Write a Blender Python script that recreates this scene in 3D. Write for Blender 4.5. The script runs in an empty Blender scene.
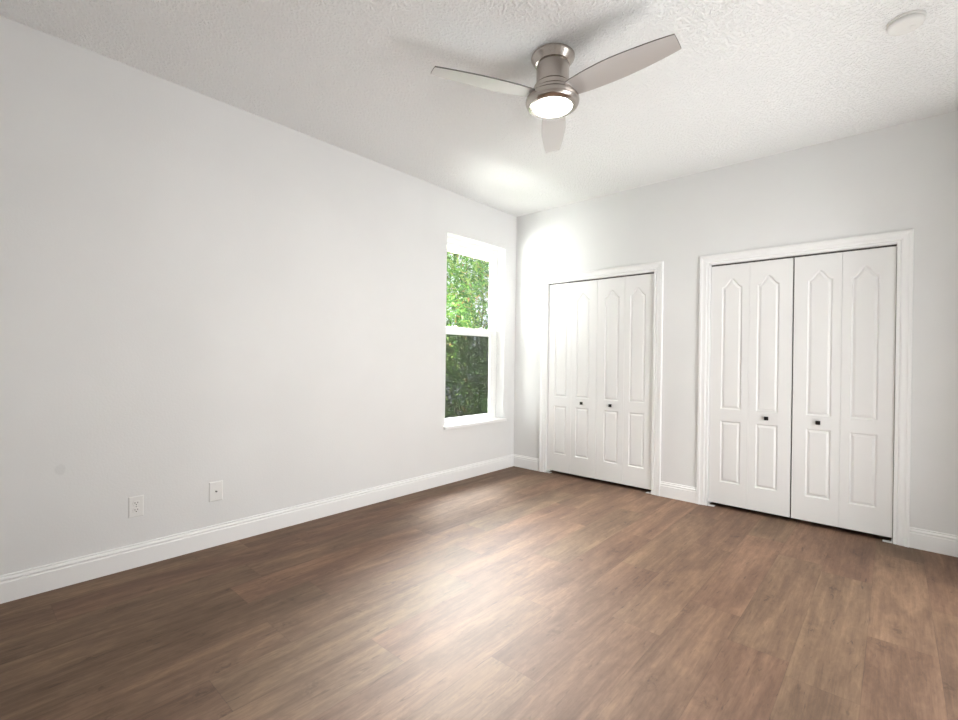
import bpy, bmesh, math, random
from mathutils import Vector, Matrix
PI = math.pi
scene = bpy.context.scene
C = scene.collection

# ------------------------------------------------------------------ camera, world, lights, exposure
H = 2.84                      # ceiling height
RW, RL = 3.78, 4.46           # room width (x) and length (-y)

cam_d = bpy.data.cameras.new('camera')
cam = bpy.data.objects.new('camera', cam_d)
C.objects.link(cam)
scene.camera = cam
cam_d.sensor_fit = 'HORIZONTAL'
cam_d.sensor_width = 36.0
cam_d.lens = 464.909 / 958.0 * 36.0
cam_d.clip_start = 0.02
yaw, pitch, roll = -0.72863001, -0.00288307, 0.01276936
fw = Vector((math.sin(yaw)*math.cos(pitch), math.cos(yaw)*math.cos(pitch), math.sin(pitch)))
rt = fw.cross(Vector((0, 0, 1))).normalized()
up = rt.cross(fw)
r2 = rt*math.cos(roll) + up*math.sin(roll)
u2 = -rt*math.sin(roll) + up*math.cos(roll)
m = Matrix((r2, u2, -fw)).transposed().to_4x4()
m.translation = Vector((3.22853, -4.23079, 1.21709))
cam.matrix_world = m

scene.view_settings.view_transform = 'Standard'
scene.view_settings.look = 'None'
scene.view_settings.gamma = 1.0
scene.view_settings.use_curve_mapping = False
scene.view_settings.exposure = 0.82
scene.cycles.use_denoising = True
scene.cycles.max_bounces = 14
scene.cycles.diffuse_bounces = 9
scene.cycles.glossy_bounces = 5
scene.cycles.transparent_max_bounces = 16
scene.cycles.sample_clamp_indirect = 8.0
scene.cycles.caustics_reflective = False
scene.cycles.caustics_refractive = False

world = bpy.data.worlds.new('world')
scene.world = world
world.use_nodes = True
wb = world.node_tree.nodes['Background']
wb.inputs['Color'].default_value = (0.86, 0.93, 1.0, 1)
wb.inputs['Strength'].default_value = 0.8

def aim(o, target):
    d = Vector(target) - o.location
    o.rotation_euler = d.to_track_quat('-Z', 'Y').to_euler()

def area(name, loc, target, sx, sy, power, col=(1, 1, 1), spread=180):
    l = bpy.data.lights.new(name, 'AREA')
    l.shape = 'RECTANGLE'; l.size = sx; l.size_y = sy
    l.energy = power; l.color = col
    l.spread = math.radians(spread)
    o = bpy.data.objects.new(name, l); C.objects.link(o)
    o.location = loc; aim(o, target)
    return o

sun_d = bpy.data.lights.new('sun', 'SUN')
sun_d.energy = 0.9; sun_d.angle = math.radians(1.0); sun_d.color = (1.0, 0.95, 0.86)
sun = bpy.data.objects.new('sun', sun_d); C.objects.link(sun)
sun.location = (6, -4, 8)
aim(sun, Vector((6, -4, 8)) + Vector((-0.80, 0.25, -0.66)))

# daylight thrown up from the bright paving outside the window, and from the open side of the garden
area('daylight_from_paving', (-1.2, -0.4, 0.11), (2.4, -1.4, 1.95), 2.6, 0.4, 64, (1.0, 1.0, 0.985), 68)
area('daylight_from_garden', (-1.15, -2.45, 1.35), (1.0, -0.15, 1.5), 1.4, 2.0, 50, (1.0, 0.995, 0.98), 85)
area('daylight_from_sky', (-1.0, 1.0, 2.9), (1.2, -2.2, 0.0), 1.6, 0.6, 860, (0.97, 0.985, 1.0), 130)
area('daylight_from_sky_overhead', (-1.0, 0.15, 3.1), (0.8, -1.2, 0.0), 2.2, 0.6, 430, (0.97, 0.985, 1.0), 130)
# fill lamps added in an invented hall behind the doorway beside the camera
area('added_fill_light', (5.2, -1.65, 1.5), (0.0, -1.1, 2.0), 1.3, 1.8, 52, (1.0, 1.0, 1.0))
area('added_low_fill_light', (4.3, -1.9, 0.12), (2.2, -2.0, 2.84), 1.3, 0.8, 25, (1.0, 1.0, 1.0))

# ------------------------------------------------------------------ helpers
def tag(o, label=None, cat=None, group=None, kind=None):
    if label: o['label'] = label
    if cat: o['category'] = cat
    if group: o['group'] = group
    if kind: o['kind'] = kind
    return o

def empty(name, loc=(0, 0, 0), rz=0.0):
    o = bpy.data.objects.new(name, None); C.objects.link(o)
    o.location = loc; o.rotation_euler = (0, 0, rz)
    o.empty_display_size = 0.1
    return o

def link_bm(name, bm, mat, parent=None, smooth=False, recalc=True):
    me = bpy.data.meshes.new(name)
    if recalc:
        bmesh.ops.recalc_face_normals(bm, faces=bm.faces[:])
    bm.to_mesh(me); bm.free()
    o = bpy.data.objects.new(name, me); C.objects.link(o)
    if mat: me.materials.append(mat)
    if parent: o.parent = parent
    if smooth:
        for p in me.polygons: p.use_smooth = True
        if smooth is not True:
            try:
                me.set_sharp_from_angle(angle=math.radians(smooth))
            except Exception:
                pass
    return o

def box(bm, x0, x1, y0, y1, z0, z1, bev=0.0, seg=2):
    if x0 > x1: x0, x1 = x1, x0
    if y0 > y1: y0, y1 = y1, y0
    if z0 > z1: z0, z1 = z1, z0
    v = [bm.verts.new(p) for p in ((x0,y0,z0),(x1,y0,z0),(x1,y1,z0),(x0,y1,z0),(x0,y0,z1),(x1,y0,z1),(x1,y1,z1),(x0,y1,z1))]
    f = [bm.faces.new([v[i] for i in q]) for q in ((0,3,2,1),(4,5,6,7),(0,1,5,4),(1,2,6,5),(2,3,7,6),(3,0,4,7))]
    if bev > 0:
        es = list({e for ff in f for e in ff.edges})
        bmesh.ops.bevel(bm, geom=es, offset=bev, segments=seg, profile=0.5, affect='EDGES')

def lathe(bm, prof, n=48, cap0=True, cap1=True, z_off=0.0):
    rings = []
    for r, z in prof:
        if r < 1e-6:
            rings.append([bm.verts.new((0, 0, z + z_off))])
        else:
            rings.append([bm.verts.new((r*math.cos(2*PI*k/n), r*math.sin(2*PI*k/n), z + z_off)) for k in range(n)])
    for a, b in zip(rings, rings[1:]):
        for k in range(n):
            k2 = (k+1) % n
            if len(a) == 1 and len(b) == 1: continue
            if len(a) == 1: bm.faces.new((a[0], b[k], b[k2]))
            elif len(b) == 1: bm.faces.new((a[k], a[k2], b[0]))
            else: bm.faces.new((a[k], a[k2], b[k2], b[k]))
    if cap0 and len(rings[0]) > 1: bm.faces.new(rings[0])
    if cap1 and len(rings[-1]) > 1: bm.faces.new(list(reversed(rings[-1])))

def tube(bm, pts, radii, n=6):
    rings = []
    for i, p in enumerate(pts):
        p = Vector(p)
        d = (Vector(pts[min(i+1, len(pts)-1)]) - Vector(pts[max(i-1, 0)])).normalized()
        a = d.orthogonal().normalized(); b = d.cross(a)
        rings.append([bm.verts.new(p + (a*math.cos(2*PI*k/n) + b*math.sin(2*PI*k/n))*radii[i]) for k in range(n)])
    for a, b in zip(rings, rings[1:]):
        for k in range(n):
            bm.faces.new((a[k], a[(k+1) % n], b[(k+1) % n], b[k]))
    bm.faces.new(rings[0]); bm.faces.new(list(reversed(rings[-1])))

# ------------------------------------------------------------------ materials
def new_mat(name):
    mt = bpy.data.materials.new(name); mt.use_nodes = True
    nt = mt.node_tree
    return mt, nt, nt.nodes['Principled BSDF']

def N(nt, t, **kw):
    n = nt.nodes.new(t)
    for k, v in kw.items():
        setattr(n, k, v)
    return n

def pbsdf(name, col, rough=0.5, metal=0.0, spec=0.5):
    mt, nt, b = new_mat(name)
    b.inputs['Base Color'].default_value = (*col, 1)
    b.inputs['Roughness'].default_value = rough
    b.inputs['Metallic'].default_value = metal
    b.inputs['Specular IOR Level'].default_value = spec
    return mt, nt, b

def add_bump(nt, b, scale, dist, strength=1.0, detail=3.0, vec_scale=None, rough=0.5):
    tc = N(nt, 'ShaderNodeTexCoord')
    nz = N(nt, 'ShaderNodeTexNoise')
    nz.inputs['Scale'].default_value = scale
    nz.inputs['Detail'].default_value = detail
    nz.inputs['Roughness'].default_value = rough
    src = tc.outputs['Object']
    if vec_scale:
        mp = N(nt, 'ShaderNodeMapping')
        mp.inputs['Scale'].default_value = vec_scale
        nt.links.new(src, mp.inputs['Vector']); src = mp.outputs['Vector']
    nt.links.new(src, nz.inputs['Vector'])
    bp = N(nt, 'ShaderNodeBump')
    bp.inputs['Distance'].default_value = dist
    bp.inputs['Strength'].default_value = strength
    nt.links.new(nz.outputs['Fac'], bp.inputs['Height'])
    nt.links.new(bp.outputs['Normal'], b.inputs['Normal'])
    return nz, bp

WALL = (0.757, 0.762, 0.761)
def wall_mat(name, stain=None):
    mt, nt, b = pbsdf(name, WALL, 0.72, 0, 0.25)
    nz, bp = add_bump(nt, b, 90, 0.0012, 0.5, 3)
    tc = N(nt, 'ShaderNodeTexCoord')
    n2 = N(nt, 'ShaderNodeTexNoise'); n2.inputs['Scale'].default_value = 1.6; n2.inputs['Detail'].default_value = 4
    nt.links.new(tc.outputs['Object'], n2.inputs['Vector'])
    rp = N(nt, 'ShaderNodeMapRange')
    rp.inputs['From Min'].default_value = 0.3; rp.inputs['From Max'].default_value = 0.7
    rp.inputs['To Min'].default_value = 0.975; rp.inputs['To Max'].default_value = 1.015
    nt.links.new(n2.outputs['Fac'], rp.inputs['Value'])
    mx = N(nt, 'ShaderNodeMix', data_type='RGBA', blend_type='MULTIPLY')
    mx.inputs[0].default_value = 1.0
    mx.inputs[6].default_value = (*WALL, 1)
    nt.links.new(rp.outputs['Result'], mx.inputs[7])
    out = mx.outputs[2]
    if stain:      # a round patch of touched-up paint
        vd = N(nt, 'ShaderNodeVectorMath', operation='DISTANCE')
        vd.inputs[1].default_value = stain
        mp_ = N(nt, 'ShaderNodeMapping'); mp_.inputs['Scale'].default_value = (1, 1.35, 1)
        nt.links.new(tc.outputs['Object'], mp_.inputs['Vector']); nt.links.new(mp_.outputs['Vector'], vd.inputs[0])
        n3 = N(nt, 'ShaderNodeTexNoise'); n3.inputs['Scale'].default_value = 30
        nt.links.new(tc.outputs['Object'], n3.inputs['Vector'])
        ad = N(nt, 'ShaderNodeMath', operation='MULTIPLY_ADD')
        ad.inputs[1].default_value = 0.018
        nt.links.new(n3.outputs['Fac'], ad.inputs[0]); nt.links.new(vd.outputs['Value'], ad.inputs[2])
        mr = N(nt, 'ShaderNodeMapRange', interpolation_type='SMOOTHSTEP')
        mr.inputs['From Min'].default_value = 0.030; mr.inputs['From Max'].default_value = 0.044
        mr.inputs['To Min'].default_value = 0.93; mr.inputs['To Max'].default_value = 1.0
        nt.links.new(ad.outputs['Value'], mr.inputs['Value'])
        m2 = N(nt, 'ShaderNodeMix', data_type='RGBA', blend_type='MULTIPLY')
        m2.inputs[0].default_value = 1.0
        nt.links.new(out, m2.inputs[6]); nt.links.new(mr.outputs['Result'], m2.inputs[7])
        out = m2.outputs[2]
    nt.links.new(out, b.inputs['Base Color'])
    return mt

M_wall = wall_mat('wall_paint')
M_wall_left = wall_mat('wall_paint_patched', (0.0, -3.873*1.35, 0.611))

def ceiling_mat():
    mt, nt, b = pbsdf('textured_ceiling', (0.90, 0.908, 0.912), 0.85, 0, 0.15)
    tc = N(nt, 'ShaderNodeTexCoord')
    n1 = N(nt, 'ShaderNodeTexNoise'); n1.inputs['Scale'].default_value = 70; n1.inputs['Detail'].default_value = 3.0; n1.inputs['Roughness'].default_value = 0.55
    n2 = N(nt, 'ShaderNodeTexVoronoi'); n2.inputs['Scale'].default_value = 110
    nt.links.new(tc.outputs['Object'], n1.inputs['Vector']); nt.links.new(tc.outputs['Object'], n2.inputs['Vector'])
    mr = N(nt, 'ShaderNodeMapRange', interpolation_type='SMOOTHSTEP')
    mr.inputs['From Min'].default_value = 0.45; mr.inputs['From Max'].default_value = 0.62
    nt.links.new(n1.outputs['Fac'], mr.inputs['Value'])
    ma = N(nt, 'ShaderNodeMath', operation='MULTIPLY_ADD'); ma.inputs[1].default_value = -0.35
    nt.links.new(n2.outputs['Distance'], ma.inputs[0]); nt.links.new(mr.outputs['Result'], ma.inputs[2])
    bp = N(nt, 'ShaderNodeBump'); bp.inputs['Distance'].default_value = 0.0048; bp.inputs['Strength'].default_value = 0.9
    nt.links.new(ma.outputs['Value'], bp.inputs['Height']); nt.links.new(bp.outputs['Normal'], b.inputs['Normal'])
    return mt
M_ceil = ceiling_mat()

M_trim, _nt, _b = pbsdf('white_trim_paint', (0.85, 0.855, 0.855), 0.38, 0, 0.4)
M_door, _nt, _b = pbsdf('white_door_paint', (0.79, 0.792, 0.787), 0.42, 0, 0.4)
add_bump(_nt, _b, 60, 0.0006, 0.5, 4, (1.0, 1.0, 0.05))
M_vinyl, _nt, _b = pbsdf('white_vinyl', (0.87, 0.875, 0.86), 0.35, 0, 0.45)
M_plastic, _nt, _b = pbsdf('white_plastic', (0.77, 0.768, 0.755), 0.4, 0, 0.45)
M_black, _nt, _b = pbsdf('black_metal', (0.012, 0.011, 0.011), 0.4, 0.3, 0.5)
M_slot, _nt, _b = pbsdf('dark_slot', (0.02, 0.02, 0.02), 0.7, 0, 0.3)
M_steel, _nt, _b = pbsdf('track_steel', (0.35, 0.35, 0.34), 0.4, 0.8, 0.5)
M_dark, _nt, _b = pbsdf('closet_interior', (0.10, 0.095, 0.09), 0.9, 0, 0.1)

def nickel_mat():
    mt, nt, b = pbsdf('brushed_nickel', (0.50, 0.455, 0.42), 0.21, 1.0, 0.5)
    add_bump(nt, b, 30, 0.0004, 0.5, 3, (1, 1, 30))
    b.inputs['Anisotropic'].default_value = 0.5
    return mt
M_nickel = nickel_mat()
M_blade, _nt, _b = pbsdf('silver_blade_paint', (0.60, 0.58, 0.57), 0.40, 0.4, 0.5)
M_bladeedge, _nt, _b = pbsdf('blade_edge', (0.16, 0.15, 0.145), 0.5, 0.2, 0.4)

def lamp_mat():
    mt, nt, b = pbsdf('lit_frosted_lens', (0.9, 0.88, 0.82), 0.4)
    b.inputs['Emission Color'].default_value = (1.0, 0.955, 0.87, 1)
    b.inputs['Emission Strength'].default_value = 66.0
    return mt
M_lamp = lamp_mat()

def glass_mat():
    mt = bpy.data.materials.new('window_glass'); mt.use_nodes = True
    nt = mt.node_tree; nt.nodes.clear()
    out = N(nt, 'ShaderNodeOutputMaterial')
    tr = N(nt, 'ShaderNodeBsdfTransparent'); tr.inputs['Color'].default_value = (0.97, 0.985, 0.97, 1)
    gl = N(nt, 'ShaderNodeBsdfGlossy'); gl.inputs['Roughness'].default_value = 0.01
    lw = N(nt, 'ShaderNodeLayerWeight'); lw.inputs['Blend'].default_value = 0.5
    pw = N(nt, 'ShaderNodeMath', operation='POWER'); pw.inputs[1].default_value = 5.0
    fr = N(nt, 'ShaderNodeMath', operation='MULTIPLY_ADD'); fr.inputs[1].default_value = 0.9; fr.inputs[2].default_value = 0.04
    nt.links.new(lw.outputs['Facing'], pw.inputs[0]); nt.links.new(pw.outputs[0], fr.inputs[0])
    mx = N(nt, 'ShaderNodeMixShader')
    nt.links.new(fr.outputs[0], mx.inputs['Fac'])
    nt.links.new(tr.outputs['BSDF'], mx.inputs[1]); nt.links.new(gl.outputs['BSDF'], mx.inputs[2])
    nt.links.new(mx.outputs['Shader'], out.inputs['Surface'])
    return mt
M_glass = glass_mat()

def screen_mat():
    mt = bpy.data.materials.new('insect_screen_mesh'); mt.use_nodes = True
    nt = mt.node_tree; nt.nodes.clear()
    out = N(nt, 'ShaderNodeOutputMaterial')
    tr = N(nt, 'ShaderNodeBsdfTransparent')
    df = N(nt, 'ShaderNodeBsdfDiffuse'); df.inputs['Color'].default_value = (0.006, 0.006, 0.006, 1)
    mx = N(nt, 'ShaderNodeMixShader'); mx.inputs['Fac'].default_value = 0.56
    nt.links.new(tr.outputs['BSDF'], mx.inputs[1]); nt.links.new(df.outputs['BSDF'], mx.inputs[2])
    nt.links.new(mx.outputs['Shader'], out.inputs['Surface'])
    return mt
M_screen = screen_mat()

def floor_mat():
    mt, nt, b = pbsdf('vinyl_plank_floor', (0.3, 0.2, 0.15), 0.66, 0, 0.5)
    L = nt.links.new
    tc = N(nt, 'ShaderNodeTexCoord')
    at = N(nt, 'ShaderNodeAttribute'); at.attribute_name = 'plank'       # random per plank
    uv = N(nt, 'ShaderNodeUVMap'); uv.uv_map = 'plank_uv'
    # shift the grain from plank to plank
    cmb = N(nt, 'ShaderNodeCombineXYZ')
    k1 = N(nt, 'ShaderNodeMath', operation='MULTIPLY'); k1.inputs[1].default_value = 37.0
    k2 = N(nt, 'ShaderNodeMath', operation='MULTIPLY'); k2.inputs[1].default_value = 71.0
    L(at.outputs['Fac'], k1.inputs[0]); L(at.outputs['Fac'], k2.inputs[0])
    L(k1.outputs[0], cmb.inputs[0]); L(k2.outputs[0], cmb.inputs[1])
    add = N(nt, 'ShaderNodeVectorMath', operation='ADD')
    L(tc.outputs['Object'], add.inputs[0]); L(cmb.outputs[0], add.inputs[1])
    def noise(sx, sy, scale, detail, rough, dist=0.0):
        mp = N(nt, 'ShaderNodeMapping'); mp.inputs['Scale'].default_value = (sx, sy, 1)
        L(add.outputs[0], mp.inputs['Vector'])
        nz = N(nt, 'ShaderNodeTexNoise'); nz.inputs['Scale'].default_value = scale
        nz.inputs['Detail'].default_value = detail; nz.inputs['Roughness'].default_value = rough
        nz.inputs['Distortion'].default_value = dist
        L(mp.outputs['Vector'], nz.inputs['Vector'])
        return nz.outputs['Fac']
    broad = noise(7, 1.2, 1.0, 4, 0.6, 0.8)
    mottle = noise(34, 11, 1.0, 5, 0.7, 1.0)
    medium = noise(24, 1.5, 1.0, 5, 0.6, 1.5)
    grain = noise(60, 2.6, 1.0, 6, 0.68, 0.8)
    fine = noise(190, 7, 1.0, 3, 0.6)
    ticks = noise(46, 7.5, 1.0, 2, 0.5, 1.2)
    def madd(a, mul, c):
        n = N(nt, 'ShaderNodeMath', operation='MULTIPLY_ADD'); n.inputs[1].default_value = mul
        L(a, n.inputs[0])
        if isinstance(c, float): n.inputs[2].default_value = c
        else: L(c, n.inputs[2])
        return n.outputs[0]
    t = madd(broad, 0.80, -0.40 + 0.5)
    t = madd(mottle, 0.45, t); t = madd(medium, 0.38, t); t = madd(grain, 0.36, t); t = madd(fine, 0.16, t)
    sub = N(nt, 'ShaderNodeMath', operation='ADD'); sub.inputs[1].default_value = -0.705
    L(t, sub.inputs[0])
    t = madd(at.outputs['Fac'], 0.10, sub.outputs[0])
    sub2 = N(nt, 'ShaderNodeMath', operation='ADD'); sub2.inputs[1].default_value = -0.05
    L(t, sub2.inputs[0])
    rp = N(nt, 'ShaderNodeValToRGB')
    rp.color_ramp.interpolation = 'B_SPLINE'
    el = rp.color_ramp.elements
    el[0].position = 0.10; el[0].color = (0.066, 0.036, 0.0215, 1)
    el[1].position = 0.90; el[1].color = (0.32, 0.203, 0.127, 1)
    e = el.new(0.40); e.color = (0.135, 0.078, 0.048, 1)
    e = el.new(0.62); e.color = (0.200, 0.121, 0.076, 1)
    L(sub2.outputs[0], rp.inputs['Fac'])
    # hue differs a little per plank (pinker / greyer)
    k3 = N(nt, 'ShaderNodeMath', operation='MULTIPLY'); k3.inputs[1].default_value = 7.31
    fr = N(nt, 'ShaderNodeMath', operation='FRACT')
    L(at.outputs['Fac'], k3.inputs[0]); L(k3.outputs[0], fr.inputs[0])
    tint = N(nt, 'ShaderNodeMix', data_type='RGBA')
    tint.inputs[6].default_value = (1.05, 0.97, 0.97, 1); tint.inputs[7].default_value = (0.97, 1.01, 0.98, 1)
    L(fr.outputs[0], tint.inputs[0])
    mul = N(nt, 'ShaderNodeMix', data_type='RGBA', blend_type='MULTIPLY'); mul.inputs[0].default_value = 1
    L(rp.outputs['Color'], mul.inputs[6]); L(tint.outputs[2], mul.inputs[7])
    # dark ticks and small knots
    tk = N(nt, 'ShaderNodeMapRange', interpolation_type='SMOOTHSTEP')
    tk.inputs['From Min'].default_value = 0.64; tk.inputs['From Max'].default_value = 0.76
    tk.inputs['To Min'].default_value = 1.0; tk.inputs['To Max'].default_value = 0.62
    L(ticks, tk.inputs['Value'])
    m3 = N(nt, 'ShaderNodeMix', data_type='RGBA', blend_type='MULTIPLY'); m3.inputs[0].default_value = 1
    L(mul.outputs[2], m3.inputs[6]); L(tk.outputs['Result'], m3.inputs[7])
    # scattered knots with a darker eye
    kmp = N(nt, 'ShaderNodeMapping'); kmp.inputs['Scale'].default_value = (4.2, 1.7, 1)
    kd = N(nt, 'ShaderNodeMix', data_type='RGBA', blend_type='LINEAR_LIGHT'); kd.inputs[0].default_value = 0.05
    L(add.outputs[0], kd.inputs[6])
    kn = N(nt, 'ShaderNodeTexNoise'); kn.inputs['Scale'].default_value = 30; L(add.outputs[0], kn.inputs['Vector']); L(kn.outputs['Color'], kd.inputs[7])
    L(kd.outputs[2], kmp.inputs['Vector'])
    kv = N(nt, 'ShaderNodeTexVoronoi'); kv.voronoi_dimensions = '2D'; kv.inputs['Scale'].default_value = 1.0
    L(kmp.outputs['Vector'], kv.inputs['Vector'])
    kr = N(nt, 'ShaderNodeValToRGB')
    ke = kr.color_ramp.elements
    ke[0].position = 0.0; ke[0].color = (0.55, 0.52, 0.50, 1)
    ke[1].position = 0.20; ke[1].color = (1, 1, 1, 1)
    for ps, cc in ((0.035, 0.70), (0.06, 0.95), (0.085, 0.80), (0.12, 0.93)):
        e = ke.new(ps); e.color = (cc, cc*0.99, cc*0.98, 1)
    L(kv.outputs['Distance'], kr.inputs['Fac'])
    m35 = N(nt, 'ShaderNodeMix', data_type='RGBA', blend_type='MULTIPLY'); m35.inputs[0].default_value = 0.9
    L(m3.outputs[2], m35.inputs[6]); L(kr.outputs['Color'], m35.inputs[7]); m3 = m35
    # fine dark joints from the plank's own coordinates (in metres from its edges)
    sx = N(nt, 'ShaderNodeSeparateXYZ'); L(uv.outputs['UV'], sx.inputs[0])
    mn = N(nt, 'ShaderNodeMath', operation='MINIMUM'); L(sx.outputs[0], mn.inputs[0]); L(sx.outputs[1], mn.inputs[1])
    jt = N(nt, 'ShaderNodeMapRange'); jt.inputs['From Min'].default_value = 0.0004; jt.inputs['From Max'].default_value = 0.0022
    jt.inputs['To Min'].default_value = 0.78; jt.inputs['To Max'].default_value = 1.0
    L(mn.outputs[0], jt.inputs['Value'])
    m4 = N(nt, 'ShaderNodeMix', data_type='RGBA', blend_type='MULTIPLY'); m4.inputs[0].default_value = 1
    L(m3.outputs[2], m4.inputs[6]); L(jt.outputs['Result'], m4.inputs[7])
    L(m4.outputs[2], b.inputs['Base Color'])
    bp = N(nt, 'ShaderNodeBump'); bp.inputs['Distance'].default_value = 0.0006; bp.inputs['Strength'].default_value = 0.5
    L(grain, bp.inputs['Height']); L(bp.outputs['Normal'], b.inputs['Normal'])
    return mt
M_floor = floor_mat()

def leaf_mat():
    mt, nt, b = pbsdf('hedge_leaf', (0.1, 0.25, 0.05), 0.5, 0, 0.4)
    L = nt.links.new
    g = N(nt, 'ShaderNodeNewGeometry')
    rp = N(nt, 'ShaderNodeValToRGB')
    el = rp.color_ramp.elements
    el[0].position = 0.0; el[0].color = (0.035, 0.11, 0.018, 1)
    el[1].position = 1.0; el[1].color = (0.30, 0.17, 0.06, 1)
    for pos, c in ((0.35, (0.07, 0.19, 0.03, 1)), (0.65, (0.14, 0.30, 0.05, 1)), (0.85, (0.26, 0.40, 0.09, 1)), (0.95, (0.38, 0.42, 0.14, 1)), (0.97, (0.30, 0.17, 0.06, 1))):
        e = el.new(pos); e.color = c
    L(g.outputs['Random Per Island'], rp.inputs['Fac'])
    L(rp.outputs['Color'], b.inputs['Base Color'])
    tl = N(nt, 'ShaderNodeBsdfTranslucent'); L(rp.outputs['Color'], tl.inputs['Color'])
    mx = N(nt, 'ShaderNodeMixShader'); mx.inputs['Fac'].default_value = 0.35
    out = nt.nodes['Material Output']
    L(b.outputs['BSDF'], mx.inputs[1]); L(tl.outputs['BSDF'], mx.inputs[2]); L(mx.outputs['Shader'], out.inputs['Surface'])
    return mt
M_leaf = leaf_mat()
M_bark, _nt, _b = pbsdf('hedge_bark', (0.09, 0.06, 0.04), 0.85, 0, 0.2)
add_bump(_nt, _b, 40, 0.004, 0.8, 4, (1, 1, 0.2))
M_blossom, _nt, _b = pbsdf('orange_blossom', (0.55, 0.20, 0.10), 0.6, 0, 0.3)
M_soffit, _nt, _b = pbsdf('cream_soffit', (0.80, 0.74, 0.62), 0.7, 0, 0.2)
M_paving, _nt, _b = pbsdf('pale_paving', (0.52, 0.49, 0.44), 0.85, 0, 0.2)
add_bump(_nt, _b, 45, 0.004, 0.6, 5)

# ------------------------------------------------------------------ shell
def slab_with_holes(us, vs, holes, place, t0, t1):
    """A wall of thickness t0..t1 cut by rectangular holes; place(u, v, t) -> point."""
    bm = bmesh.new(); cache = {}
    def V(i, j, t):
        k = (i, j, t)
        if k not in cache: cache[k] = bm.verts.new(place(us[i], vs[j], t))
        return cache[k]
    def solid(i, j):
        if i < 0 or j < 0 or i >= len(us)-1 or j >= len(vs)-1: return False
        cu, cv = (us[i]+us[i+1])/2, (vs[j]+vs[j+1])/2
        return not any(a < cu < b and c < cv < d for a, b, c, d in holes)
    for i in range(len(us)-1):
        for j in range(len(vs)-1):
            if not solid(i, j): continue
            for t in (t0, t1):
                bm.faces.new((V(i,j,t), V(i+1,j,t), V(i+1,j+1,t), V(i,j+1,t)))
            for di, dj, a, b in ((-1,0,(i,j),(i,j+1)), (1,0,(i+1,j),(i+1,j+1)), (0,-1,(i,j),(i+1,j)), (0,1,(i,j+1),(i+1,j+1))):
                if not solid(i+di, j+dj):
                    bm.faces.new((V(*a,t0), V(*b,t0), V(*b,t1), V(*a,t1)))
    return bm

WY0, WY1, WZ0, WZ1 = -1.097, -0.197, 0.548, 2.435       # window opening
WT = 0.21                                                # outer wall thickness
CL0, CL1, CR0, CR1, CZ = 0.437, 1.592, 2.060, 3.240, 2.036   # closet openings
BT = 0.115                                               # closet wall thickness
HY0, HY1 = -2.5, -0.75                                    # unseen doorway beside the camera, added to let the fill light in

bm = slab_with_holes([-RL-0.12, WY0, WY1, 0.12], [-0.12, WZ0, WZ1, H+0.12], [(WY0, WY1, WZ0, WZ1)], lambda u, v, t: (t, u, v), 0.0, -WT)
tag(link_bm('wall_left', bm, M_wall_left), 'long pale grey wall with the tall window in it', 'wall', kind='structure')
bm = slab_with_holes([0.0, CL0, CL1, CR0, CR1, RW], [0.0, CZ, H], [(CL0, CL1, -1, CZ), (CR0, CR1, -1, CZ)], lambda u, v, t: (u, t, v), 0.0, BT)
tag(link_bm('wall_back', bm, M_wall), 'pale grey wall holding the two white closets', 'wall', kind='structure')
# wall beside the camera, with a wide doorway added for the fill light
bm = slab_with_holes([-RL-0.12, HY0, HY1, 0.12], [-0.12, 0.0, 2.15, H+0.12], [(HY0, HY1, 0.0, 2.15)], lambda u, v, t: (t, u, v), RW, RW+0.12)
tag(link_bm('wall_right', bm, M_wall), 'pale grey wall facing the tall window', 'wall', kind='structure')
bm = bmesh.new(); box(bm, 0.0, RW, -RL-0.12, -RL, 0.0, H)
tag(link_bm('wall_front', bm, M_wall), 'pale grey wall opposite the closets', 'wall', kind='structure')
bm = bmesh.new(); box(bm, -0.0, RW, -RL, BT, H, H+0.12)
tag(link_bm('ceiling', bm, M_ceil), 'white ceiling with rough splattered texture', 'ceiling', kind='structure')

# invented hall beyond the doorway, added to house the fill lamps
bm = bmesh.new()
hx0, hx1 = RW+0.12, RW+1.6
box(bm, hx1, hx1+0.1, HY0-0.8, HY1+0.8, -0.1, H); box(bm, hx0, hx1, HY0-0.9, HY0-0.8, -0.1, H); box(bm, hx0, hx1, HY1+0.8, HY1+0.9, -0.1, H)
box(bm, hx0, hx1+0.1, HY0-0.9, HY1+0.9, H, H+0.1)
tag(link_bm('wall_added_hall', bm, M_wall), 'pale grey walls of the added hall beside the camera', 'wall', kind='structure')
bm = bmesh.new(); box(bm, RW, hx1, HY0-0.9, HY1+0.9, -0.08, -0.001)
tag(link_bm('floor_added_hall', bm, M_paving), 'pale floor of the added hall beside the camera', 'floor', kind='structure')
# closet shells behind the doors
for a, b, lab in ((CL0-0.06, CL1+0.12, 'dark inside of the closet nearer the window'), (CR0-0.12, RW-0.02, 'dark inside of the closet farther from the window')):
    bm = bmesh.new()
    z1 = H - 0.3; y1 = BT + 0.62
    box(bm, a-0.05, a, BT, y1, 0, z1); box(bm, b, b+0.05, BT, y1, 0, z1)
    box(bm, a-0.05, b+0.05, y1, y1+0.05, 0, z1); box(bm, a-0.05, b+0.05, BT, y1+0.05, z1, z1+0.05)
    box(bm, a-0.05, b+0.05, BT, y1+0.05, -0.05, 0.0)
    tag(link_bm('wall_closet', bm, M_dark), lab, 'closet', kind='structure')

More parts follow.
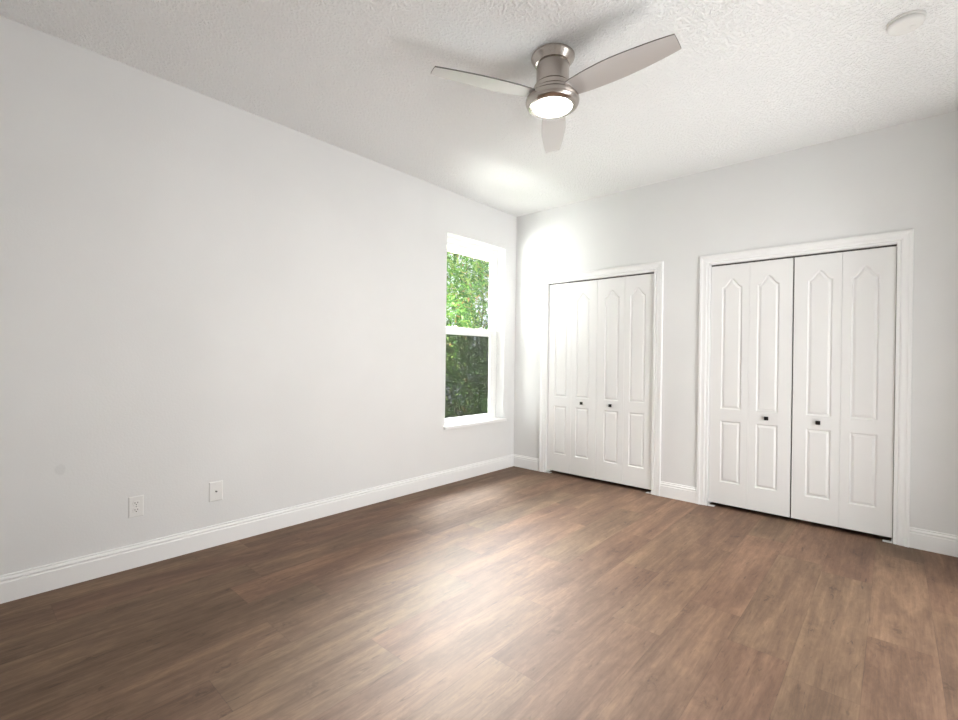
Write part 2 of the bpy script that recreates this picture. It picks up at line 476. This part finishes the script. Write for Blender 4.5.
# floor: individual plank faces with a random value and edge distances per plank
PW, PX = 0.228, 0.189
seams = {7: -2.302, 6: -3.035, 5: -2.377, 10: -1.736, 11: -1.975, 12: -0.862, 13: -1.515, 14: -1.01}
rng = random.Random(7)
bm = bmesh.new()
uvl = bm.loops.layers.uv.new('plank_uv')
pl = bm.faces.layers.float.new('plank')
k = -1
while PX + k*PW < RW:
    x0, x1 = max(0.0, PX + k*PW), min(RW, PX + (k+1)*PW)
    first = seams.get(k, -rng.uniform(0.2, 1.3)); LEN = 1.22
    ys = sorted({round(first + j*LEN, 4) for j in range(-6, 6)})
    ys = [-RL] + [y for y in ys if -RL + 0.01 < y < BT - 0.01] + [BT]
    for y0, y1 in zip(ys, ys[1:]):
        v = rng.random(); xm, ym = (x0+x1)/2, (y0+y1)/2
        # four faces so that the uv measures the distance to the nearest edges
        for (xa, xb) in ((x0, xm), (xm, x1)):
            for (ya, yb) in ((y0, ym), (ym, y1)):
                f = bm.faces.new([bm.verts.new((x, y, 0)) for x, y in ((xa, ya), (xb, ya), (xb, yb), (xa, yb))])
                f[pl] = v
                for lp in f.loops:
                    x, y = lp.vert.co.x, lp.vert.co.y
                    lp[uvl].uv = (min(x - x0, x1 - x), min(y - y0, y1 - y))
    k += 1
fl = link_bm('floor', bm, M_floor, recalc=False)
tag(fl, 'brown wood look plank floor running toward the closets', 'floor', kind='structure')

# ------------------------------------------------------------------ baseboards, casings
BB = [(0.0, 0.0), (0.0145, 0.0), (0.0145, 0.096), (0.0120, 0.100), (0.0105, 0.1045), (0.0135, 0.108), (0.0135, 0.1135), (0.0110, 0.117),
      (0.0075, 0.121), (0.0060, 0.1245), (0.0080, 0.1275), (0.0080, 0.131), (0.0055, 0.1335), (0.0, 0.1335)]
def baseboard(name, label, p0, p1, nrm, m0=0.0, m1=0.0):
    """profile swept from p0 to p1; m0/m1 = mitre (+1 shortens with depth)."""
    bm = bmesh.new()
    p0, p1, nrm = Vector(p0), Vector(p1), Vector(nrm)
    d = (p1 - p0).normalized()
    r0 = [bm.verts.new(p0 + nrm*t + d*t*m0 + Vector((0, 0, z))) for t, z in BB]
    r1 = [bm.verts.new(p1 + nrm*t - d*t*m1 + Vector((0, 0, z))) for t, z in BB]
    n = len(BB)
    for k in range(n):
        bm.faces.new((r0[k], r0[(k+1) % n], r1[(k+1) % n], r1[k]))
    bm.faces.new(r0); bm.faces.new(list(reversed(r1)))
    return tag(link_bm(name, bm, M_trim), label, 'baseboard', kind='structure')
baseboard('baseboard_left', 'white moulded baseboard along the wall under the window', (0, -RL, 0), (0, 0, 0), (1, 0, 0), 1, 1)
baseboard('baseboard_back', 'short white baseboard between the room corner and first closet', (0, 0, 0), (CL0-0.085, 0, 0), (0, -1, 0), 1, 0)
baseboard('baseboard_back', 'short white baseboard between the two closets', (CL1+0.07, 0, 0), (CR0-0.077, 0, 0), (0, -1, 0))
baseboard('baseboard_back', 'white baseboard beyond the wider visible closet', (CR1+0.07, 0, 0), (RW, 0, 0), (0, -1, 0), 0, 1)
baseboard('baseboard_right', 'white baseboard on the wall facing the window', (RW, 0, 0), (RW, HY1, 0), (-1, 0, 0), 1, 0)
baseboard('baseboard_right', 'short white baseboard beside the added hall doorway', (RW, HY0, 0), (RW, -RL, 0), (-1, 0, 0), 0, 1)
baseboard('baseboard_front', 'white baseboard on the wall opposite the closets', (RW, -RL, 0), (0, -RL, 0), (0, 1, 0), 1, 1)

CAS = [(0.0, 0.0), (0.0, 0.0095), (0.003, 0.0115), (0.016, 0.0115), (0.0190, 0.0070), (0.0225, 0.0120), (0.030, 0.0160), (0.045, 0.0150),
       (0.058, 0.0170), (0.0605, 0.0205), (0.074, 0.0215), (0.079, 0.0200), (0.081, 0.0155), (0.081, 0.0)]
def casing(name, label, xl, xr, zt):
    bm = bmesh.new()
    rev = 0.003
    rows = []
    for u, t in CAS:
        w = u - rev
        rows.append([bm.verts.new(p) for p in ((xl-w, -t, 0), (xl-w, -t, zt+w), (xr+w, -t, zt+w), (xr+w, -t, 0))])
    n = len(rows)
    for k in range(n):
        a, b = rows[k], rows[(k+1) % n]
        for s in range(3):
            bm.faces.new((a[s], a[s+1], b[s+1], b[s]))
    bm.faces.new([r[0] for r in rows]); bm.faces.new([r[3] for r in reversed(rows)])
    o = tag(link_bm(name, bm, M_trim), label, 'door trim', kind='structure')
    jb = bmesh.new()      # lining of the opening
    box(jb, xl, xl+0.004, 0.001, BT, 0, zt); box(jb, xr-0.004, xr, 0.001, BT, 0, zt); box(jb, xl, xr, 0.001, BT, zt-0.004, zt)
    link_bm('jamb', jb, M_trim, o)
    tb = bmesh.new()      # steel track the doors slide in
    box(tb, xl+0.006, xr-0.006, 0.02, 0.045, zt-0.014, zt-0.004)
    t = link_bm('door_track', tb, M_dark, o); t['label'] = 'dark track above the closet doors'
    return o
casing('trim_1', 'white moulded casing around the closet nearer the window', CL0, CL1, CZ)
casing('trim_2', 'white moulded casing around the closet farther from the window', CR0, CR1, CZ)

# ------------------------------------------------------------------ bifold closet doors
DZ0, DZ1 = 0.032, 2.019
DY = 0.014                      # door face behind the wall plane
def offset_loop(pts, d):
    """inward offset (pts counter-clockwise in x,z) with mitres"""
    out = []; n = len(pts)
    for i in range(n):
        a, b, c = Vector(pts[i-1]), Vector(pts[i]), Vector(pts[(i+1) % n])
        e1, e2 = (b-a).normalized(), (c-b).normalized()
        n1, n2 = Vector((-e1.y, e1.x)), Vector((-e2.y, e2.x))
        mm = (n1+n2); l = mm.length
        mm = mm/l if l > 1e-6 else n1
        cs = max(0.45, mm.dot(n1))
        out.append(tuple(b + mm*d/cs))
    return out

def leaf_bm(x0, x1, pc, y_front):
    """One moulded leaf: two raised panels centred on x = pc, the upper one with an arched head."""
    bm = bmesh.new()
    W = 0.154
    a, b = pc - W/2, pc + W/2
    lower = [(a, 0.213), (b, 0.213), (b, 0.727), (a, 0.727)]
    sh, ap = 1.838, 1.908
    upper = [(a, 0.822), (b, 0.822), (b, sh)]
    nseg = 18
    for i in range(1, nseg):
        t = i/nseg
        s = 1 - abs(2*t - 1)                      # 0 at the shoulders, 1 at the apex
        f = 0.5 - 0.5*math.cos(PI*min(1.0, max(0.0, (s-0.06)/0.90)))
        f = 0.85*f + 0.15*s
        upper.append((b + (a-b)*t, sh + (ap-sh)*f))
    upper.append((a, sh))
    outer = [(x0, DZ0), (x1, DZ0), (x1, DZ1), (x0, DZ1)]
    yb = y_front + 0.034
    bv = 0.0012
    def ring(pts, y): return [bm.verts.new((p[0], y, p[1])) for p in pts]
    ro = ring(offset_loop(outer, bv), y_front)
    ro1 = ring(outer, y_front + bv)
    rb = ring(outer, yb)
    for A, B in ((ro, ro1), (ro1, rb)):
        for i in range(4): bm.faces.new((A[i], A[(i+1) % 4], B[(i+1) % 4], B[i]))
    bm.faces.new(list(reversed(rb)))
    edges = [bm.edges.get((ro[i], ro[(i+1) % 4])) for i in range(4)]
    for pts in (lower, upper):
        prev = ring(pts, y_front); n = len(pts)
        edges += [bm.edges.new((prev[i], prev[(i+1) % n])) for i in range(n)]
        for d, dep in ((0.003, 0.0008), (0.0075, 0.0070), (0.0115, 0.0092), (0.0140, 0.0088), (0.0265, 0.0022), (0.029, 0.0014)):
            cur = ring(offset_loop(pts, d), y_front + dep)
            for i in range(n): bm.faces.new((prev[i], prev[(i+1) % n], cur[(i+1) % n], cur[i]))
            prev = cur
        bm.faces.new(prev)
    bmesh.ops.triangle_fill(bm, use_beauty=True, use_dissolve=False, edges=edges, normal=(0, -1, 0))
    return bm

def knob_bm(x, z, y):
    bm = bmesh.new()
    box(bm, x-0.006, x+0.006, y-0.014, y+0.001, z-0.006, z+0.006)
    box(bm, x-0.0145, x+0.0145, y-0.024, y-0.012, z-0.0145, z+0.0145, 0.003, 2)
    return bm

def bifold(num, label, x0, x1, hinge_right_of_center):
    """A pair of hinged leaves x0..x1; the knob sits on the leaf that meets the other pair."""
    root = empty('door_%d' % num, (0, 0, 0))
    tag(root, label, 'closet door', kind='structure')
    xm = (x0 + x1)/2
    g = 0.0005
    hs = 0.052 + 0.077        # centre of the panels from the hinge line
    for s, (a, b) in ((-1, (x0, xm-g)), (1, (xm+g, x1))):
        pc = xm + s*hs
        o = link_bm('door_leaf', leaf_bm(a, b, pc, DY), M_door, root)
    kx = xm + (hs if hinge_right_of_center else -hs)
    k = link_bm('knob', knob_bm(kx, 0.776, DY), M_black, root); k['label'] = 'small square black knob'
    # floor pivot bracket at the jamb
    bm = bmesh.new()
    jx = x0 if hinge_right_of_center else x1
    s = 1 if hinge_right_of_center else -1
    box(bm, jx, jx + s*0.050, -0.006, 0.035, 0.0005, 0.004)
    box(bm, jx, jx + s*0.004, -0.004, 0.035, 0.0, 0.024)
    pin = bmesh.new()
    p = link_bm('pivot_bracket', bm, M_plastic, root); p['label'] = 'small white bracket on the floor'
    pin.free()
    return root
mL = (CL0 + CL1)/2
mR = (CR0 + CR1)/2
bifold(1, 'white panelled bifold door next to the window corner', CL0+0.007, mL-0.0012, True)
bifold(2, 'white panelled bifold door, second from the window corner', mL+0.0012, CL1-0.006, False)
bifold(3, 'white panelled bifold door, third from the window corner', CR0+0.007, mR-0.0045, True)
bifold(4, 'white panelled bifold door farthest from the window', mR+0.0045, CR1-0.006, False)

# ------------------------------------------------------------------ window
win = empty('window_1', (0, 0, 0))
tag(win, 'tall white double hung window looking onto greenery', 'window', kind='structure')
def frame_ring(bm, y0, y1, z0, z1, wl, wr, wb, wt_, xa, xb, bev=0.003):
    box(bm, xa, xb, y0, y0+wl, z0, z1, bev); box(bm, xa, xb, y1-wr, y1, z0, z1, bev)
    box(bm, xa, xb, y0+wl, y1-wr, z0, z0+wb, bev); box(bm, xa, xb, y0+wl, y1-wr, z1-wt_, z1, bev)
bm = bmesh.new()
frame_ring(bm, WY0, WY1, WZ0+0.012, WZ1, 0.030, 0.030, 0.024, 0.036, -0.205, -0.112)
box(bm, -0.150, -0.143, WY0+0.034, WY0+0.048, WZ0+0.04, WZ1-0.04); box(bm, -0.150, -0.143, WY1-0.048, WY1-0.034, WZ0+0.04, WZ1-0.04)
link_bm('window_frame', bm, M_vinyl, win)
ZM = 1.497                       # meeting rail
iy0, iy1 = WY0+0.031, WY1-0.031
def sash(z0, z1, xa, xb, stile, bot, top):
    bm = bmesh.new()
    frame_ring(bm, iy0, iy1, z0, z1, stile, stile, bot, top, xa, xb, 0.003)
    s = link_bm('sash', bm, M_vinyl, win)
    g = bmesh.new(); xm = (xa+xb)/2
    box(g, xm-0.002, xm+0.002, iy0+stile-0.004, iy1-stile+0.004, z0+bot-0.004, z1-top+0.004)
    link_bm('pane', g, M_glass, s)
    return s
up_s = sash(ZM-0.02, WZ1-0.037, -0.190, -0.152, 0.021, 0.042, 0.026)
lo_s = sash(WZ0+0.031, ZM+0.038, -0.146, -0.114, 0.060, 0.032, 0.074)
bm = bmesh.new(); yc = (iy0+iy1)/2
for dy in (-0.2, 0.2):
    box(bm, -0.138, -0.118, yc+dy-0.022, yc+dy+0.022, ZM+0.038, ZM+0.046, 0.002)
    box(bm, -0.134, -0.108, yc+dy-0.006, yc+dy+0.012, ZM+0.046, ZM+0.054, 0.002)
link_bm('sash_lock', bm, M_vinyl, lo_s)
bm = bmesh.new()
box(bm, -0.1995, -0.1985, iy0, iy1, WZ0+0.03, ZM)
sc_ = link_bm('insect_screen', bm, M_screen, win); sc_['label'] = 'dark insect screen over the lower half'
bm = bmesh.new()
box(bm, -0.112, 0.0, WY0+0.0005, WY1-0.0005, WZ0-0.018, WZ0+0.012)
box(bm, 0.0, 0.030, WY0-0.022, WY1+0.028, WZ0-0.018, WZ0+0.012, 0.004, 3)
link_bm('window_sill', bm, M_trim, win)

# ------------------------------------------------------------------ outdoors seen through the window
bm = bmesh.new(); box(bm, -6.0, -WT, -7.0, 7.0, -0.25, -0.12)
tag(link_bm('ground_outside', bm, M_paving), 'pale paving outside the window', 'paving', kind='structure')
bm = bmesh.new(); box(bm, -0.62, -WT, -4.6, 3.0, 2.47, 2.53); box(bm, -0.66, -0.62, -4.6, 3.0, 2.46, 2.68)
tag(link_bm('roof_eave', bm, M_soffit), 'cream underside of the roof eave over the window', 'eave', kind='structure')

hedge = empty('hedge', (-2.3, 0.8, -0.12))
tag(hedge, 'dense leafy green hedge growing outside the tall window', 'hedge')
rng = random.Random(11)
bm = bmesh.new()
def add_leaf(bm, p, s, rng):
    d = Vector((rng.gauss(0.35, 0.6), rng.gauss(0, 0.7), rng.gauss(-0.25, 0.5))).normalized()
    w = d.cross(Vector((rng.gauss(0, 0.4), rng.gauss(0, 0.4), 1))).normalized()
    n = w.cross(d)
    L, W = s, s*rng.uniform(0.30, 0.42)
    a = bm.verts.new(p); b_ = bm.verts.new(p + d*L*0.45 + w*W*0.5 + n*L*0.10)
    c = bm.verts.new(p + d*L - n*L*0.10); e = bm.verts.new(p + d*L*0.45 - w*W*0.5 + n*L*0.10)
    mid = bm.verts.new(p + d*L*0.5 - n*L*0.02)
    bm.faces.new((a, b_, mid)); bm.faces.new((b_, c, mid)); bm.faces.new((c, e, mid)); bm.faces.new((e, a, mid))
def front(y, z):       # bulging face of the hedge
    return 0.42 + 0.16*math.sin(2.3*y + 1.1*z) + 0.12*math.sin(4.7*y - 3.1*z + 1) + 0.08*math.sin(9*y + 7*z)
for k in range(46000):
    y = rng.uniform(-2.2, 3.0); z = rng.uniform(0.05, 3.9)
    depth = abs(rng.gauss(0, 0.14))
    if rng.random() < 0.30: depth += rng.uniform(0, 0.9)
    x = front(y, z) - depth
    add_leaf(bm, Vector((x, y, z)), rng.uniform(0.06, 0.125), rng)
link_bm('foliage', bm, M_leaf, hedge, recalc=False)
for k in range(11):
    y = -2.2 + k*0.5 + rng.uniform(-0.12, 0.12)
    bm = bmesh.new()
    x = rng.uniform(-0.12, 0.1)
    pts = [(x, y, 0)]
    for j in range(1, 7): pts.append((x + rng.uniform(-0.08, 0.12), y + rng.uniform(-0.15, 0.15), j*0.58))
    tube(bm, pts, [0.03 - 0.0037*j for j in range(7)])
    for j in range(1, 6):
        q = Vector(pts[j])
        tube(bm, [q, q + Vector((0.2, rng.uniform(-0.2, 0.2), 0.18)), q + Vector((0.38, rng.uniform(-0.35, 0.35), 0.42))], [0.011, 0.008, 0.004], 5)
    link_bm('stem', bm, M_bark, hedge)
for (y, z) in ((0.25, 1.0), (0.72, 0.86), (1.33, 1.75), (0.5, 2.3), (1.2, 0.7)):
    bm = bmesh.new()
    c = Vector((front(y, z) + 0.05, y, z))
    for q in range(7):
        add_leaf(bm, c + Vector((0, rng.uniform(-.02, .02), rng.uniform(-.02, .02))), 0.05, rng)
    o = link_bm('blossom', bm, M_blossom, hedge, recalc=False); o['label'] = 'small orange blossom'

# ------------------------------------------------------------------ ceiling fan
FX, FY = 1.8463, -2.1185
fan = empty('ceiling_fan', (FX, FY, H))
tag(fan, 'brushed nickel three blade ceiling fan with a round lit lamp', 'ceiling fan')
Z = lambda z: z - H
bm = bmesh.new()
lathe(bm, [(0.112, Z(2.8395)), (0.1155, Z(2.836)), (0.1155, Z(2.828)), (0.112, Z(2.822)), (0.104, Z(2.812)), (0.096, Z(2.8)), (0.0925, Z(2.794)), (0.0875, Z(2.792))], 72)
link_bm('canopy', bm, M_nickel, fan, smooth=35)
bm = bmesh.new()
lathe(bm, [(0.0855, Z(2.7935)), (0.0865, Z(2.79)), (0.0865, Z(2.69)), (0.082, Z(2.687)), (0.082, Z(2.682)), (0.094, Z(2.68)), (0.099, Z(2.676)), (0.1, Z(2.655)), (0.0955, Z(2.651)), (0.0955, Z(2.646)), (0.112, Z(2.643)), (0.123, Z(2.639)), (0.128, Z(2.633)), (0.129, Z(2.6215)), (0.1, Z(2.621))], 72)
link_bm('motor_housing', bm, M_nickel, fan, smooth=35)
bm = bmesh.new()
lathe(bm, [(0.1, Z(2.6205)), (0.127, Z(2.6205)), (0.1355, Z(2.616)), (0.1415, Z(2.608)), (0.143, Z(2.599)), (0.1415, Z(2.588)), (0.136, Z(2.577)), (0.127, Z(2.569)), (0.116, Z(2.5655)), (0.106, Z(2.5655)), (0.103, Z(2.568)), (0.103, Z(2.574))], 72)
link_bm('light_ring', bm, M_nickel, fan, smooth=35)
bm = bmesh.new()
lathe(bm, [(0.1028, Z(2.574)), (0.1028, Z(2.569)), (0.097, Z(2.565)), (0.08, Z(2.561)), (0.05, Z(2.558)), (0, Z(2.557))], 72, cap1=False)
o = link_bm('lamp_lens', bm, M_lamp, fan, smooth=True); o['label'] = 'glowing frosted round lens'

BZ = 2.6265
def blade_bm():
    """Blade along +x, ccw edge at +y; clipped slanting tip."""
    bm = bmesh.new()
    rs = [1.015*r for r in (0.105, 0.14, 0.18, 0.23, 0.29, 0.35, 0.41, 0.47, 0.53, 0.585, 0.625, 0.647)]
    wp = [0.050, 0.056, 0.062, 0.067, 0.070, 0.071, 0.070, 0.066, 0.060, 0.053, 0.0465, 0.0425]
    wn = [0.064, 0.074, 0.081, 0.088, 0.093, 0.095, 0.092, 0.086, 0.080, 0.072, 0.0645, 0.060]
    th = 0.0032
    top, bot = [], []
    nx = 6
    for r, a, b in zip(rs, wp, wn):
        a *= 0.88; b *= 0.88
        rt_, rb_ = [], []
        for j in range(nx+1):
            t = j/nx; w = -b + (a+b)*t
            cz = -0.0035*(2*t-1)**2
            rt_.append(bm.verts.new((r, w, cz + th))); rb_.append(bm.verts.new((r, w, cz - th)))
        top.append(rt_); bot.append(rb_)
    n = len(rs)
    for i in range(n-1):
        for j in range(nx):
            bm.faces.new((top[i][j], top[i+1][j], top[i+1][j+1], top[i][j+1]))
            bm.faces.new((bot[i][j], bot[i][j+1], bot[i+1][j+1], bot[i+1][j])).material_index = 0
        for j in (0, nx):
            f = bm.faces.new((top[i][j], bot[i][j], bot[i+1][j], top[i+1][j])); f.material_index = 1
    for i in (0, n-1):
        for j in range(nx):
            f = bm.faces.new((top[i][j], top[i][j+1], bot[i][j+1], bot[i][j])); f.material_index = 1
    return bm
blade = link_bm('blade', blade_bm(), M_blade, fan, smooth=40)
blade.data.materials.append(M_bladeedge)
bm = bmesh.new()
box(bm, 0.07, 0.150, -0.028, 0.028, 0.0034, 0.0075, 0.0015)
br = link_bm('bracket', bm, M_nickel, blade)
def set_blade(o, ang):
    o.matrix_local = Matrix.Translation((0, 0, BZ - H)) @ Matrix.Rotation(ang, 4, 'Z') @ Matrix.Rotation(-0.19, 4, 'X')
TH = math.radians(2.0)
set_blade(blade, TH - math.radians(2.3))
for q in (1, 2):
    c = blade.copy(); C.objects.link(c); c.parent = fan; set_blade(c, TH + q*2*PI/3 + (math.radians(1.4) if q == 1 else 0))
    d = br.copy(); C.objects.link(d); d.parent = c

# ------------------------------------------------------------------ smoke detector
sd = empty('smoke_detector', (3.252, -1.262, H))
tag(sd, 'round white smoke detector on the ceiling', 'smoke detector')
bm = bmesh.new(); lathe(bm, [(0.0695, -0.0004), (0.0705, -0.002), (0.0705, -0.009), (0.069, -0.0105), (0.063, -0.011)], 48)
link_bm('base', bm, M_plastic, sd, smooth=40)
bm = bmesh.new(); lathe(bm, [(0.060, -0.0105), (0.060, -0.0165), (0.0665, -0.0170), (0.0670, -0.024), (0.064, -0.031), (0.056, -0.036), (0.042, -0.0385), (0.020, -0.0395), (0, -0.0395)], 48, cap1=False)
link_bm('cover', bm, M_plastic, sd, smooth=40)
bm = bmesh.new(); lathe(bm, [(0.012, -0.0390), (0.012, -0.0410), (0.010, -0.0416), (0, -0.0416)], 24, cap1=False)
b_ = link_bm('test_button', bm, M_plastic, sd, smooth=40); b_.location = (0.022, 0.0, 0.0)

# ------------------------------------------------------------------ wall plates
def plate(root, w=0.072, h=0.118):
    bm = bmesh.new()
    v = []
    for t, i in ((0.0003, 0.0), (0.0042, 0.0), (0.0062, 0.0035), (0.0066, 0.006)):
        a, c = w/2 - i, h/2 - i
        v.append([bm.verts.new((t, y, z)) for y, z in ((-a, -c), (a, -c), (a, c), (-a, c))])
    for A, B in zip(v, v[1:]):
        for k in range(4): bm.faces.new((A[k], A[(k+1) % 4], B[(k+1) % 4], B[k]))
    bm.faces.new(v[-1]); bm.faces.new(list(reversed(v[0])))
    return link_bm('cover_plate', bm, M_plastic, root)
def disc_x(bm, y, z, r, x0, x1, n=14, ry=None, flat=None):
    a, b = [], []
    for k in range(n):
        cy, cz = r*math.cos(2*PI*k/n), (ry or r)*math.sin(2*PI*k/n)
        if flat: cz = max(-flat, min(flat, cz))
        a.append(bm.verts.new((x0, y+cy, z+cz))); b.append(bm.verts.new((x1, y+cy*0.96, z+cz*0.96)))
    for k in range(n): bm.faces.new((a[k], a[(k+1) % n], b[(k+1) % n], b[k]))
    bm.faces.new(b); bm.faces.new(list(reversed(a)))
out1 = empty('power_outlet', (0, -3.547, 0.346))
tag(out1, 'white duplex power outlet plate low on the wall', 'power outlet')
plate(out1)
for dz in (0.0195, -0.0195):
    bm = bmesh.new(); disc_x(bm, 0, dz, 0.0172, 0.006, 0.0083, 28, None, 0.0140)
    rc = link_bm('socket', bm, M_plastic, out1)
    bm = bmesh.new()
    box(bm, 0.0080, 0.0087, -0.0078, -0.0052, dz-0.0015, dz+0.0075); box(bm, 0.0080, 0.0087, 0.0052, 0.0078, dz-0.0005, dz+0.0070)
    disc_x(bm, 0, dz-0.0075, 0.0028, 0.0080, 0.0087, 10)
    s = link_bm('slots', bm, M_slot, rc); s['label'] = 'dark plug slots'
bm = bmesh.new(); disc_x(bm, 0, 0, 0.003, 0.0062, 0.0078, 12); link_bm('screw', bm, M_steel, out1)
out2 = empty('cable_jack', (0, -3.127, 0.348))
tag(out2, 'white wall plate with one dark cable jack in its centre', 'cable jack')
plate(out2, 0.080, 0.124)
bm = bmesh.new(); disc_x(bm, 0, 0, 0.0062, 0.0062, 0.0085, 6); disc_x(bm, 0, 0, 0.0046, 0.0085, 0.0165, 14)
s = link_bm('connector', bm, M_steel, out2); s['label'] = 'dark threaded connector'
bm = bmesh.new(); disc_x(bm, 0, 0, 0.0034, 0.0160, 0.0168, 10); link_bm('connector_hole', bm, M_slot, out2)
for dz in (0.042, -0.042):
    bm = bmesh.new(); disc_x(bm, 0, dz, 0.0028, 0.0060, 0.0074, 10); link_bm('screw', bm, M_plastic, out2)
